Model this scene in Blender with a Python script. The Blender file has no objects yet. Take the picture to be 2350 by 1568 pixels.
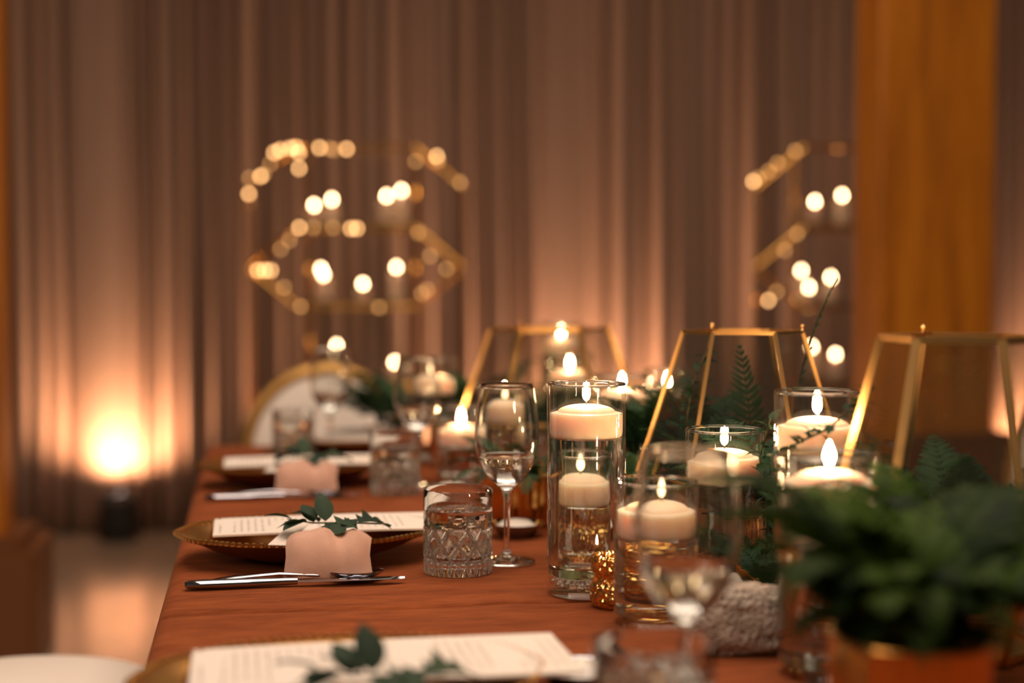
import bpy, math, random
from mathutils import Vector, Matrix
random.seed(7)
PI = math.pi
scene = bpy.context.scene
COL = scene.collection

# ------------------------------------------------------------------ camera
YAW = math.radians(10.33)          # camera turned to the right of the table's long axis
FPX = 3264.0                       # 50 mm lens on a 36 mm sensor, 2350 px wide
HORIZON = 660.0
CAMZ = 1.09
TZ = 0.75                          # table height
cam_data = bpy.data.cameras.new('camera')
cam = bpy.data.objects.new('camera', cam_data)
COL.objects.link(cam)
cam.location = (0, 0, CAMZ)
cam.rotation_euler = (PI/2 - math.atan((784-HORIZON)/FPX), 0, -YAW)
cam_data.lens = 50.0
cam_data.sensor_width = 36.0
cam_data.clip_start = 0.05
cam_data.dof.use_dof = True
cam_data.dof.focus_distance = 1.585
cam_data.dof.aperture_fstop = 1.85
scene.camera = cam

# ------------------------------------------------------------------ world, light, exposure
scene.view_settings.view_transform = 'Standard'
scene.view_settings.look = 'None'
scene.view_settings.gamma = 1.0
scene.view_settings.use_curve_mapping = False
scene.view_settings.exposure = 0.0
world = bpy.data.worlds.new('evening_room')
world.use_nodes = True
scene.world = world
bg = world.node_tree.nodes['Background']
bg.inputs[0].default_value = (1.0, 0.70, 0.46, 1)
bg.inputs[1].default_value = 0.055
FLAME = 400.0
GLINT = 13.0
UPLIGHT = 66.0

def area(name, loc, size, energy, color, rot=(0, 0, 0)):
    l = bpy.data.lights.new(name, 'AREA')
    l.shape = 'RECTANGLE'; l.size, l.size_y = size
    l.energy = energy; l.color = color
    o = bpy.data.objects.new(name, l); COL.objects.link(o)
    o.location = loc; o.rotation_euler = rot
    return o
area('unseen_fill_light', (0.45, 1.6, 3.4), (2.4, 3.2), 100, (1, 0.77, 0.59))  # unseen overhead light for the general warm fill on the table
area('unseen_fill_light', (1.2, 5.0, 3.4), (6.0, 1.2), 11, (1, 0.72, 0.52))  # unseen light added to lift the curtain and the far end
area('unseen_fill_light', (-2.3, -0.4, 2.6), (1.6, 1.2), 34, (1, 0.76, 0.57), (math.radians(55), 0, math.radians(-48)))  # unseen fill added behind the camera to brighten glasses, napkins and chair

cy = scene.cycles
cy.max_bounces = 14
cy.transparent_max_bounces = 40
cy.transmission_bounces = 14
cy.glossy_bounces = 6
cy.diffuse_bounces = 4
cy.sample_clamp_indirect = 4.0
cy.blur_glossy = 0.6
cy.use_denoising = True

# ------------------------------------------------------------------ placing helpers
def XY(px, d):
    xc = (px - 1175.0) / FPX * d
    return (d*math.sin(YAW) + xc*math.cos(YAW), d*math.cos(YAW) - xc*math.sin(YAW))
def W(px, d, z=0.0):
    x, y = XY(px, d)
    return Vector((x, y, TZ + z))
def ZAT(py, d):                    # height of an image row at a distance
    return CAMZ - (py - HORIZON) / FPX * d
def WALLX(px, Y):                  # x where an image column meets the plane y = Y
    return math.tan(YAW + math.atan((px - 1175.0)/FPX)) * Y

# ------------------------------------------------------------------ materials
MATS = {}
def mat(name):
    m = bpy.data.materials.new(name); m.use_nodes = True
    MATS[name] = m
    return m, m.node_tree.nodes, m.node_tree.links
def principled(name, color, rough=0.5, metal=0.0, **kw):
    m, n, l = mat(name)
    b = n['Principled BSDF']
    b.inputs['Base Color'].default_value = (*color, 1)
    b.inputs['Roughness'].default_value = rough
    b.inputs['Metallic'].default_value = metal
    for k, v in kw.items():
        b.inputs[k.replace('_', ' ')].default_value = v
    return m, n, l, b
def coords(n, l, scale=(1, 1, 1), kind='Object'):
    tc = n.new('ShaderNodeTexCoord'); mp = n.new('ShaderNodeMapping')
    mp.inputs['Scale'].default_value = scale
    l.new(tc.outputs[kind], mp.inputs['Vector'])
    return mp.outputs['Vector']
def noise(n, l, vec, scale, detail=4, rough=0.55):
    t = n.new('ShaderNodeTexNoise')
    t.inputs['Scale'].default_value = scale; t.inputs['Detail'].default_value = detail
    t.inputs['Roughness'].default_value = rough
    l.new(vec, t.inputs['Vector'])
    return t.outputs['Fac']
def ramp(n, l, fac, stops):
    r = n.new('ShaderNodeValToRGB')
    e = r.color_ramp.elements
    while len(e) < len(stops): e.new(0.5)
    for el, (p, c) in zip(e, stops):
        el.position = p; el.color = (*c, 1)
    l.new(fac, r.inputs['Fac'])
    return r.outputs['Color']
def bump(n, l, b, height, strength, dist):
    bp = n.new('ShaderNodeBump')
    bp.inputs['Strength'].default_value = strength; bp.inputs['Distance'].default_value = dist
    l.new(height, bp.inputs['Height']); l.new(bp.outputs['Normal'], b.inputs['Normal'])

# rust velvet cloth
m, n, l, b = principled('rust_cloth', (0.3, 0.09, 0.03), 0.9, Specular_IOR_Level=0.15)
f1 = noise(n, l, coords(n, l, (1, 4, 1)), 9, 5, 0.6)
f3 = noise(n, l, coords(n, l, (9, 70, 9)), 3, 5, 0.65)
ad = n.new('ShaderNodeMath'); ad.operation = 'MULTIPLY_ADD'; ad.inputs[1].default_value = 0.55
hf = n.new('ShaderNodeMath'); hf.operation = 'MULTIPLY'; hf.inputs[1].default_value = 0.45
l.new(f1, hf.inputs[0]); l.new(f3, ad.inputs[0]); l.new(hf.outputs[0], ad.inputs[2]); f = ad.outputs[0]
l.new(ramp(n, l, f, [(0.36, (0.150, 0.034, 0.0095)), (0.64, (0.30, 0.078, 0.022))]), b.inputs['Base Color'])
bump(n, l, b, noise(n, l, coords(n, l, (20, 90, 20)), 5, 6, 0.65), 0.35, 0.002)
b.inputs['Sheen Weight'].default_value = 0.04
b.inputs['Sheen Roughness'].default_value = 0.4
b.inputs['Sheen Tint'].default_value = (1, 0.6, 0.4, 1)
# curtain
m, n, l, b = principled('curtain_cloth', (0.40, 0.29, 0.24), 0.8)
v = coords(n, l, (6, 6, 0.15))
l.new(ramp(n, l, noise(n, l, v, 2.2, 4), [(0.3, (0.29, 0.17, 0.118)), (0.7, (0.41, 0.262, 0.197))]), b.inputs['Base Color'])
bump(n, l, b, noise(n, l, coords(n, l, (60, 60, 4)), 4, 3), 0.2, 0.004)
# floor
m, n, l, b = principled('polished_concrete', (0.36, 0.30, 0.22), 0.16)
v = coords(n, l)
l.new(ramp(n, l, noise(n, l, v, 1.7, 6), [(0.3, (0.30, 0.245, 0.18)), (0.7, (0.40, 0.335, 0.25))]), b.inputs['Base Color'])
rr = n.new('ShaderNodeMapRange'); rr.inputs[3].default_value = 0.12; rr.inputs[4].default_value = 0.24
l.new(noise(n, l, v, 5, 4), rr.inputs[0]); l.new(rr.outputs[0], b.inputs['Roughness'])
b.inputs['Specular IOR Level'].default_value = 0.8
# plaster
m, n, l, b = principled('plaster', (0.35, 0.28, 0.22), 0.9)
bump(n, l, b, noise(n, l, coords(n, l), 40, 4), 0.2, 0.003)
# stained timber
m, n, l, b = principled('stained_timber', (0.4, 0.15, 0.03), 0.42)
v = coords(n, l, (5, 5, 0.55))
f = noise(n, l, v, 3.2, 6, 0.6)
l.new(ramp(n, l, f, [(0.25, (0.26, 0.074, 0.003)), (0.5, (0.48, 0.150, 0.006)), (0.75, (0.66, 0.232, 0.012))]), b.inputs['Base Color'])
bump(n, l, b, noise(n, l, coords(n, l, (40, 40, 2)), 3, 4), 0.25, 0.003)
principled('dark_stain', (0.17, 0.055, 0.012), 0.45)
# golds
m, n, l, b = principled('brass', (0.86, 0.52, 0.20), 0.30, 1.0)
bump(n, l, b, noise(n, l, coords(n, l), 120, 3), 0.08, 0.001)
m, n, l, b = principled('gold_frame', (0.66, 0.34, 0.08), 0.22, 1.0)
bump(n, l, b, noise(n, l, coords(n, l), 60, 3), 0.1, 0.002)
m, n, l, b = principled('gold_plate', (0.55, 0.28, 0.08), 0.30, 1.0)
bump(n, l, b, noise(n, l, coords(n, l), 160, 4), 0.25, 0.0015)
m, n, l, b = principled('gold_fluted', (0.74, 0.38, 0.10), 0.25, 1.0)
bump(n, l, b, noise(n, l, coords(n, l), 70, 4), 0.2, 0.002)
m, n, l, b = principled('gold_paint', (0.52, 0.29, 0.085), 0.35, 0.65)
bump(n, l, b, noise(n, l, coords(n, l), 70, 4), 0.1, 0.002)
# mercury glass: flaking gold over amber glass
m, n, l, b = principled('mercury_glass', (0.85, 0.52, 0.18), 0.12, 1.0)
tr = n.new('ShaderNodeBsdfTranslucent'); tr.inputs['Color'].default_value = (0.85, 0.50, 0.20, 1)
mx = n.new('ShaderNodeMixShader')
v = coords(n, l)
vo = n.new('ShaderNodeTexVoronoi'); vo.inputs['Scale'].default_value = 190
l.new(v, vo.inputs['Vector'])
f2 = noise(n, l, v, 130, 5, 0.7)
r2 = n.new('ShaderNodeValToRGB'); r2.color_ramp.elements[0].position = 0.52; r2.color_ramp.elements[1].position = 0.64
l.new(f2, r2.inputs['Fac']); l.new(r2.outputs['Color'], mx.inputs['Fac'])
bump(n, l, b, vo.outputs['Distance'], 0.8, 0.004)
l.new(b.outputs[0], mx.inputs[1]); l.new(tr.outputs[0], mx.inputs[2])
l.new(mx.outputs[0], n['Material Output'].inputs['Surface'])
# silver
m, n, l, b = principled('silver', (0.40, 0.40, 0.45), 0.10, 1.0)
bump(n, l, b, noise(n, l, coords(n, l, (3, 60, 3)), 20, 2), 0.04, 0.0005)
# white china and paper
m, n, l, b = principled('china', (0.80, 0.75, 0.70), 0.2)
bump(n, l, b, noise(n, l, coords(n, l), 30, 2), 0.02, 0.001)
def paper(name, col, rows):
    m, n, l, b = principled(name, col, 0.7)
    tc = n.new('ShaderNodeTexCoord'); sp = n.new('ShaderNodeSeparateXYZ')
    l.new(tc.outputs['Object'], sp.inputs[0])
    w = n.new('ShaderNodeTexWave'); w.wave_type = 'BANDS'; w.bands_direction = 'X'
    w.inputs['Scale'].default_value = rows; w.inputs['Distortion'].default_value = 0.0
    l.new(tc.outputs['Object'], w.inputs['Vector'])
    g = noise(n, l, coords(n, l, (60, 420, 1)), 1.0, 2)
    blk = noise(n, l, coords(n, l, (24, 6, 1)), 1.0, 0)
    def gt(a, t):
        k = n.new('ShaderNodeMath'); k.operation = 'GREATER_THAN'; k.inputs[1].default_value = t
        l.new(a, k.inputs[0]); return k.outputs[0]
    def mul(a, c):
        k = n.new('ShaderNodeMath'); k.operation = 'MULTIPLY'
        l.new(a, k.inputs[0]); l.new(c, k.inputs[1]); return k.outputs[0]
    ab = n.new('ShaderNodeMath'); ab.operation = 'ABSOLUTE'; l.new(sp.outputs['Y'], ab.inputs[0])
    lt = n.new('ShaderNodeMath'); lt.operation = 'LESS_THAN'; lt.inputs[1].default_value = 0.048
    l.new(ab.outputs[0], lt.inputs[0])
    ink = mul(mul(mul(gt(w.outputs['Fac'], 0.72), gt(g, 0.47)), gt(blk, 0.47)), lt.outputs[0])
    mixc = n.new('ShaderNodeMix'); mixc.data_type = 'RGBA'
    mixc.inputs[6].default_value = (*col, 1); mixc.inputs[7].default_value = (0.50, 0.42, 0.37, 1)
    l.new(ink, mixc.inputs[0]); l.new(mixc.outputs[2], b.inputs['Base Color'])
    return m
paper('menu_paper', (0.80, 0.72, 0.66), 36)
paper('tag_paper', (0.78, 0.69, 0.62), 60)
# napkin
m, n, l, b = principled('blush_linen', (0.70, 0.40, 0.31), 0.85)
l.new(ramp(n, l, noise(n, l, coords(n, l), 25, 4), [(0.3, (0.53, 0.305, 0.225)), (0.7, (0.63, 0.375, 0.285))]), b.inputs['Base Color'])
bump(n, l, b, noise(n, l, coords(n, l), 500, 3), 0.3, 0.001)
# upholstery
m, n, l, b = principled('white_upholstery', (0.82, 0.74, 0.67), 0.8)
bump(n, l, b, noise(n, l, coords(n, l), 300, 3), 0.25, 0.001)
# wax
m, n, l, b = principled('wax', (0.96, 0.69, 0.55), 0.45)
b.inputs['Subsurface Weight'].default_value = 1.0
b.inputs['Subsurface Radius'].default_value = (1.0, 0.66, 0.46)
b.inputs['Subsurface Scale'].default_value = 0.02
bump(n, l, b, noise(n, l, coords(n, l), 90, 4), 0.12, 0.001)
principled('wick_black', (0.02, 0.015, 0.012), 0.9)
# flame, glowing glint beads, lamp lens
def emitter(name, col, strength, rampy=False):
    m, n, l = mat(name)
    n.remove(n['Principled BSDF'])
    e = n.new('ShaderNodeEmission'); e.inputs[0].default_value = (*col, 1); e.inputs[1].default_value = strength
    l.new(e.outputs[0], n['Material Output'].inputs['Surface'])
    return m
emitter('flame', (1.0, 0.60, 0.30), FLAME)
emitter('flame_far', (1.0, 0.66, 0.36), 42.0)
emitter('glint_bright', (1.0, 0.52, 0.20), GLINT)  # emission that stands in for glints on the gold frames
emitter('glint_dim', (1.0, 0.48, 0.16), GLINT*0.3)
emitter('lamp_lens', (1.0, 0.62, 0.30), 30.0)
principled('lamp_black', (0.02, 0.018, 0.016), 0.4)
# thin glass: a pane or a thin wall that lets light straight through and mirrors at grazing angles
def thin_glass(name, tint, base=0.045, rough=0.0, power=4.5):
    m, n, l = mat(name)
    n.remove(n['Principled BSDF'])
    t = n.new('ShaderNodeBsdfTransparent'); t.inputs[0].default_value = (*tint, 1)
    g = n.new('ShaderNodeBsdfGlossy'); g.inputs['Roughness'].default_value = rough
    g.inputs['Color'].default_value = (1, 1, 1, 1)
    lw = n.new('ShaderNodeLayerWeight'); lw.inputs['Blend'].default_value = 0.5
    p = n.new('ShaderNodeMath'); p.operation = 'POWER'; p.inputs[1].default_value = power
    l.new(lw.outputs['Facing'], p.inputs[0])
    r = n.new('ShaderNodeMapRange'); r.inputs[3].default_value = base; r.inputs[4].default_value = 0.9
    l.new(p.outputs[0], r.inputs[0])
    mx = n.new('ShaderNodeMixShader'); l.new(r.outputs[0], mx.inputs[0])
    l.new(t.outputs[0], mx.inputs[1]); l.new(g.outputs[0], mx.inputs[2])
    l.new(mx.outputs[0], n['Material Output'].inputs['Surface'])
    return m
thin_glass('vase_glass', (0.965, 0.975, 0.965))
thin_glass('pane_glass', (0.90, 0.90, 0.88), 0.09)
thin_glass('shelf_glass', (0.86, 0.92, 0.86), 0.06)
def real_glass(name, col, ior, rough=0.0):
    m, n, l = mat(name)
    n.remove(n['Principled BSDF'])
    g = n.new('ShaderNodeBsdfGlass'); g.inputs['Color'].default_value = (*col, 1)
    g.inputs['IOR'].default_value = ior; g.inputs['Roughness'].default_value = rough
    l.new(g.outputs[0], n['Material Output'].inputs['Surface'])
    return m
real_glass('crystal', (0.98, 0.985, 0.98), 1.5)
m = real_glass('frosted_cut', (0.98, 0.985, 0.98), 1.5, 0.03)
n, l = m.node_tree.nodes, m.node_tree.links
tr = n.new('ShaderNodeBsdfTranslucent'); tr.inputs[0].default_value = (0.9, 0.86, 0.82, 1)
mx = n.new('ShaderNodeMixShader'); mx.inputs[0].default_value = 0.55
l.new(n['Glass BSDF'].outputs[0], mx.inputs[1]); l.new(tr.outputs[0], mx.inputs[2])
l.new(mx.outputs[0], n['Material Output'].inputs['Surface'])
real_glass('water', (0.985, 0.99, 0.985), 1.33)
# leaves
def leafmat(name, c1, c2, rough=0.6):
    m, n, l, b = principled(name, c1, rough, Specular_IOR_Level=0.12)
    oi = n.new('ShaderNodeObjectInfo')
    v = coords(n, l)
    f = noise(n, l, v, 30, 3)
    ad = n.new('ShaderNodeMath'); ad.operation = 'ADD'
    hf = n.new('ShaderNodeMath'); hf.operation = 'MULTIPLY_ADD'
    hf.inputs[1].default_value = 0.5; hf.inputs[2].default_value = -0.25
    l.new(oi.outputs['Random'], hf.inputs[0]); l.new(f, ad.inputs[0]); l.new(hf.outputs[0], ad.inputs[1])
    l.new(ramp(n, l, ad.outputs[0], [(0.25, c1), (0.8, c2)]), b.inputs['Base Color'])
    tr = n.new('ShaderNodeBsdfTranslucent'); tr.inputs[0].default_value = (c2[0]*1.2, c2[1]*1.2, c2[2]*0.6, 1)
    mx = n.new('ShaderNodeMixShader'); mx.inputs[0].default_value = 0.12
    l.new(b.outputs[0], mx.inputs[1]); l.new(tr.outputs[0], mx.inputs[2])
    l.new(mx.outputs[0], n['Material Output'].inputs['Surface'])
leafmat('fern_leaf', (0.012, 0.034, 0.020), (0.030, 0.075, 0.030))
leafmat('fern_bright', (0.003, 0.013, 0.003), (0.040, 0.080, 0.004))
leafmat('fern_dry', (0.16, 0.105, 0.04), (0.26, 0.18, 0.07))
leafmat('sprig_leaf', (0.022, 0.042, 0.028), (0.050, 0.085, 0.052))
principled('stem_brown', (0.045, 0.04, 0.018), 0.7)
# stones
m, n, l, b = principled('coral_stone', (0.56, 0.46, 0.38), 0.9)
v = coords(n, l)
l.new(ramp(n, l, noise(n, l, v, 60, 6), [(0.3, (0.36, 0.27, 0.21)), (0.6, (0.62, 0.52, 0.44))]), b.inputs['Base Color'])
vo = n.new('ShaderNodeTexVoronoi'); vo.inputs['Scale'].default_value = 260; l.new(v, vo.inputs['Vector'])
bump(n, l, b, vo.outputs['Distance'], 0.9, 0.006)
m, n, l, b = principled('pebble', (0.55, 0.50, 0.43), 0.6)
l.new(ramp(n, l, noise(n, l, coords(n, l), 40, 4), [(0.3, (0.42, 0.38, 0.31)), (0.7, (0.6, 0.55, 0.47))]), b.inputs['Base Color'])
principled('white_grit', (0.80, 0.76, 0.70), 0.5)
principled('dark_wood', (0.10, 0.05, 0.025), 0.5)

# ------------------------------------------------------------------ mesh helpers
class MB:
    def __init__(s): s.v, s.f = [], []
    def add(s, verts, faces):
        b = len(s.v); s.v.extend([tuple(p) for p in verts]); s.f.extend([tuple(i+b for i in q) for q in faces]); return s
    def box(s, lo, hi):
        x0, y0, z0 = lo; x1, y1, z1 = hi
        return s.add([(x0,y0,z0),(x1,y0,z0),(x1,y1,z0),(x0,y1,z0),(x0,y0,z1),(x1,y0,z1),(x1,y1,z1),(x0,y1,z1)],
                     [(0,3,2,1),(4,5,6,7),(0,1,5,4),(1,2,6,5),(2,3,7,6),(3,0,4,7)])
    def lathe(s, prof, n=32, c=(0,0,0), close=False, fn=None):
        """prof: (r,z); a radius of 0 makes a pole. close joins last ring to first."""
        rings, vs = [], []
        for r, z in prof:
            if r < 1e-7:
                rings.append([len(vs)]); vs.append((c[0], c[1], c[2]+z))
            else:
                ids = []
                for i in range(n):
                    a = 2*PI*i/n
                    rr = fn(r, z, a) if fn else r
                    ids.append(len(vs)); vs.append((c[0]+rr*math.cos(a), c[1]+rr*math.sin(a), c[2]+z))
                rings.append(ids)
        fs = []
        pairs = list(zip(rings, rings[1:])) + ([(rings[-1], rings[0])] if close else [])
        for A, B in pairs:
            for i in range(n):
                j = (i+1) % n
                if len(A) == 1 and len(B) == 1: break
                if len(A) == 1: fs.append((A[0], B[j], B[i]))
                elif len(B) == 1: fs.append((A[i], A[j], B[0]))
                else: fs.append((A[i], A[j], B[j], B[i]))
        return s.add(vs, fs)
    def tube(s, pts, r, n=8, caps=True):
        pts = [Vector(p) for p in pts]
        rs = r if isinstance(r, (list, tuple)) else [r]*len(pts)
        vs, fs = [], []
        ref = None
        for i, p in enumerate(pts):
            t = (pts[min(i+1, len(pts)-1)] - pts[max(i-1, 0)]).normalized()
            if ref is None: ref = t.orthogonal().normalized()
            ref = (ref - t*ref.dot(t)).normalized()
            bi = t.cross(ref)
            for k in range(n):
                a = 2*PI*k/n
                vs.append(p + (ref*math.cos(a) + bi*math.sin(a))*rs[i])
        for i in range(len(pts)-1):
            for k in range(n):
                k2 = (k+1) % n
                fs.append((i*n+k, i*n+k2, (i+1)*n+k2, (i+1)*n+k))
        if caps:
            fs.append(tuple(range(n-1, -1, -1))); e = (len(pts)-1)*n
            fs.append(tuple(range(e, e+n)))
        return s.add(vs, fs)
    def bar(s, a, b, w, h=None):
        """square bar from a to b"""
        h = h or w
        a, b = Vector(a), Vector(b); t = (b-a).normalized()
        up = Vector((0,0,1)) if abs(t.z) < 0.95 else Vector((1,0,0))
        u = t.cross(up).normalized()*w/2; w2 = t.cross(u).normalized()*h/2
        vs = [a-u-w2, a+u-w2, a+u+w2, a-u+w2, b-u-w2, b+u-w2, b+u+w2, b-u+w2]
        return s.add(vs, [(0,3,2,1),(4,5,6,7),(0,1,5,4),(1,2,6,5),(2,3,7,6),(3,0,4,7)])
    def grid(s, rows):
        m = len(rows[0]); vs = [p for r in rows for p in r]
        fs = [(i*m+j, i*m+j+1, (i+1)*m+j+1, (i+1)*m+j) for i in range(len(rows)-1) for j in range(m-1)]
        return s.add(vs, fs)
    def mesh(s, name, material, smooth=True, angle=0.7):
        me = bpy.data.meshes.new(name)
        me.from_pydata(s.v, [], s.f); me.update()
        me.materials.append(MATS[material])
        if smooth:
            me.polygons.foreach_set('use_smooth', [True]*len(me.polygons))
            me.set_sharp_from_angle(angle=angle)
        return me
    def build(s, name, material, parent=None, smooth=True, angle=0.7):
        return link(name, s.mesh(name, material, smooth, angle), parent)
def link(name, me, parent=None):
    o = bpy.data.objects.new(name, me); COL.objects.link(o)
    if parent: o.parent = parent
    return o
def tag(o, label, cat, group=None):
    o['label'] = label; o['category'] = cat
    if group: o['group'] = group
    return o
def thing(name, label, cat, loc=(0,0,0), rz=0.0, group=None):
    o = bpy.data.objects.new(name, None); COL.objects.link(o)
    o.empty_display_size = 0.02
    o.location = loc; o.rotation_euler = (0, 0, rz)
    return tag(o, label, cat, group)
def dup(root, loc, rz, label, group=None):
    r = root.copy(); COL.objects.link(r); r.location = loc; r.rotation_euler = (0, 0, rz)
    r['label'] = label
    if group: r['group'] = group
    for ch in list(root.children):
        c = ch.copy(); COL.objects.link(c); c.parent = r
        for g in list(ch.children):
            d = g.copy(); COL.objects.link(d); d.parent = c
    return r
def structure(o):
    o['kind'] = 'structure'; return o

# ------------------------------------------------------------------ the room
CY = 6.55
structure(MB().box((-3.2, -1.5, -0.06), (6.2, CY+0.4, 0.0)).build('floor', 'polished_concrete'))
structure(MB().box((-3.2, CY+0.25, 0.0), (6.2, CY+0.4, 3.7)).build('wall_back', 'plaster'))

# curtain panels: uneven gathered folds, each panel an object
FOLDS = [-220, -130, -50, 30, 80, 112, 152, 312, 335, 362, 415, 442, 474, 505, 545, 600, 632, 664, 700, 745, 790, 832, 880, 930, 962, 1000,
         1052, 1085, 1120, 1158, 1190, 1238, 1350, 1392, 1440, 1478, 1520, 1560, 1604, 1650, 1690, 1722, 1765, 1810, 1850, 1885, 1925, 1960,
         2010, 2060, 2110, 2170, 2215, 2260, 2290, 2330, 2372, 2420, 2480, 2540, 2600, 2680]
PANELS = [(-220, 152, 'curtain panel at the left edge beside the wooden post'),
          (152, 442, 'curtain panel with the bright uplight glow above the floor lamp'),
          (442, 790, 'curtain panel behind the left half of the left gold stand'),
          (790, 1190, 'curtain panel behind the right half of the left gold stand'),
          (1190, 1478, 'plain curtain panel between the two gold stands with a soft orange glow low down'),
          (1478, 1810, 'curtain panel left of the right gold stand'),
          (1810, 2290, 'curtain panel mostly hidden behind the wide wooden post'),
          (2290, 2680, 'curtain panel at the right edge beyond the wide wooden post')]
fold_depth = {}
rnd = random.Random(3)
for i in range(len(FOLDS)-1):
    wpx = FOLDS[i+1]-FOLDS[i]
    fold_depth[i] = min(0.13, 0.022 + wpx*0.0006 + rnd.random()*0.058)
fold_depth[6] = 0.05       # the wide flat fold above the floor lamp
fold_depth[31] = 0.045
for p0, p1, lab in PANELS:
    xs = []
    i0, i1 = FOLDS.index(p0), FOLDS.index(p1)
    for i in range(i0, i1):
        a, c = WALLX(FOLDS[i], CY), WALLX(FOLDS[i+1], CY)
        K = 10
        for k in range(K + (1 if i == i1-1 else 0)):
            t = k/K
            y = CY - fold_depth[i]*(math.sin(PI*t)**0.75)
            xs.append((a+(c-a)*t, y, i))
    xs[0] = (xs[0][0]+0.004, xs[0][1], xs[0][2]); xs[-1] = (xs[-1][0]-0.004, xs[-1][1], xs[-1][2])
    rows = []
    for zi in range(13):
        z = 0.015 + 3.5*zi/12
        rows.append([(x + 0.006*math.sin(z*2.1), CY-(CY-y)*(1.0-0.12*math.sin(z*1.3+i)) , z) for x, y, i in xs])
    o = MB().grid(rows).build('curtain_panel', 'curtain_cloth', angle=2.5)
    md = o.modifiers.new('thickness', 'SOLIDIFY'); md.thickness = 0.003; md.offset = 1
    tag(o, lab, 'curtain', 'curtains along the back wall')

# timber posts
def timber_post(label, x0, x1, y0, y1, base=0.09, base_h=0.62):
    t = thing('timber_post', label, 'post', ((x0+x1)/2, (y0+y1)/2, 0))
    hx, hy = (x1-x0)/2, (y1-y0)/2
    def chamfer(hx, hy, z0, z1, c):
        pts = [(-hx+c,-hy),(hx-c,-hy),(hx,-hy+c),(hx,hy-c),(hx-c,hy),(-hx+c,hy),(-hx,hy-c),(-hx,-hy+c)]
        mb = MB()
        vs = [(x,y,z0) for x,y in pts]+[(x,y,z1) for x,y in pts]
        return mb.add(vs, [tuple(range(7,-1,-1)), tuple(range(8,16))]+[(i,(i+1)%8,8+(i+1)%8,8+i) for i in range(8)])
    chamfer(hx, hy, base_h, 3.55, 0.012).build('shaft', 'stained_timber', t, smooth=False)
    chamfer(hx+base, hy+base, 0.0, base_h-0.04, 0.015).build('plinth', 'dark_stain', t, smooth=False)
    chamfer(hx+base*0.6, hy+base*0.6, base_h-0.04, base_h, 0.012).build('plinth_cap', 'dark_stain', t, smooth=False)
    return t
PYF = 4.25
xr0 = WALLX(2017, PYF); xr1 = WALLX(2284, PYF)
timber_post('wide orange-stained timber post at the right, in front of the curtain', xr0, xr1, PYF, PYF+0.20)
xl1 = WALLX(27, PYF+0.2)
timber_post('orange-stained timber post with a plinth at the left edge of the picture', xl1-0.42, xl1, PYF, PYF+0.20, base=0.10, base_h=ZAT(1232, 4.05))

# uplights on the floor
def uplight(px, label, k=1.0):
    x = WALLX(px, CY-0.23)
    t = thing('floor_uplight', label, 'lamp', (x, CY-0.23, 0))
    MB().lathe([(0,0),(0.085,0),(0.085,0.02),(0.06,0.03),(0.06,0.045),(0.078,0.05),(0.078,0.175),(0.06,0.18),(0,0.18)], 28).build('housing', 'lamp_black', t)
    MB().lathe([(0.062,0.172),(0.082,0.172),(0.086,0.20),(0.08,0.215),(0.072,0.215),(0.066,0.19)], 28, close=True).build('bezel', 'silver', t)
    MB().lathe([(0,0.186),(0.066,0.186),(0.066,0.19),(0,0.196)], 24).build('lens', 'lamp_lens', t)
    for sx in (-1, 1):
        MB().tube([(sx*0.09,0,0.02),(sx*0.095,0,0.11),(sx*0.075,0,0.12)], 0.006, 6).build('yoke', 'lamp_black', t)
    s = bpy.data.lights.new('uplight_beam', 'SPOT'); s.energy = UPLIGHT*k; s.color = (1, 0.58, 0.33)
    s.spot_size = math.radians(150); s.spot_blend = 0.8; s.shadow_soft_size = 0.05
    so = bpy.data.objects.new('uplight_beam', s); COL.objects.link(so); so.parent = t
    so.location = (0, 0, 0.222); so.rotation_euler = (math.radians(180-16), 0, 0)
    return t
uplight(268, 'black floor uplight washing the curtain at the left')
uplight(1330, 'floor uplight hidden behind the table candles, washing the middle curtain', 1.9)
uplight(2350, 'floor uplight behind the wide wooden post at the right edge', 1.4)

# ------------------------------------------------------------------ gold shelf stands at the back
SD = 5.65
def stand(px, label):
    x, y = XY(px, SD)
    t = thing('gold_shelf_stand', label, 'shelf', (x, y, 0), -YAW, 'gold hexagon shelf stands')
    k = SD/FPX
    def q(dx, py, yy=0.0): return (dx*k, yy, ZAT(py, SD))
    R = 0.008
    for s in (-1, 1):
        MB().tube([(s*245*k, 0, 0.0), q(s*245, 430)], R, 8).build('outer_post', 'gold_frame', t)
        MB().tube([(s*128*k, 0.26, 0.0), q(s*128, 345, 0.26)], R, 8).build('inner_post', 'gold_frame', t)
        MB().lathe([(0,0),(0.03,0),(0.03,0.008),(0.012,0.014),(0,0.014)], 14, c=(s*245*k,0,0)).build('foot', 'gold_frame', t)
    for top, mid, bot, nm in ((340, 430, 522, 'upper'), (522, 614, 705, 'middle'), (705, 797, 886, 'lower')):
        pts = [(-135, top), (-245, mid), (-135, bot), (135, bot), (245, mid), (135, top)]
        mb = MB()
        for i in range(6):
            a, c = pts[i], pts[(i+1) % 6]
            if i not in {'upper': (0, 2, 4, 5), 'middle': (0, 1, 2, 3, 4), 'lower': (2,)}[nm]: continue
            mb.tube([q(*a), q(*c)], R, 8)
        mb.build('hexagon_frame', 'gold_frame', t)
        mb2 = MB()
        for s in (-1, 1): mb2.tube([q(s*135, bot), q(s*128, bot, 0.26)], R*0.8, 6)
        mb2.tube([q(-128, bot, 0.26), q(128, bot, 0.26)], R*0.8, 6)
        mb2.build('shelf_rail', 'gold_frame', t)
        z = ZAT(bot, SD)
        MB().box((-133*k, -0.004, z+R), (133*k, 0.262, z+R+0.008)).build('glass_shelf', 'shelf_glass', t, smooth=False)
    return t
LS, RS = 818, 1978
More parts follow.
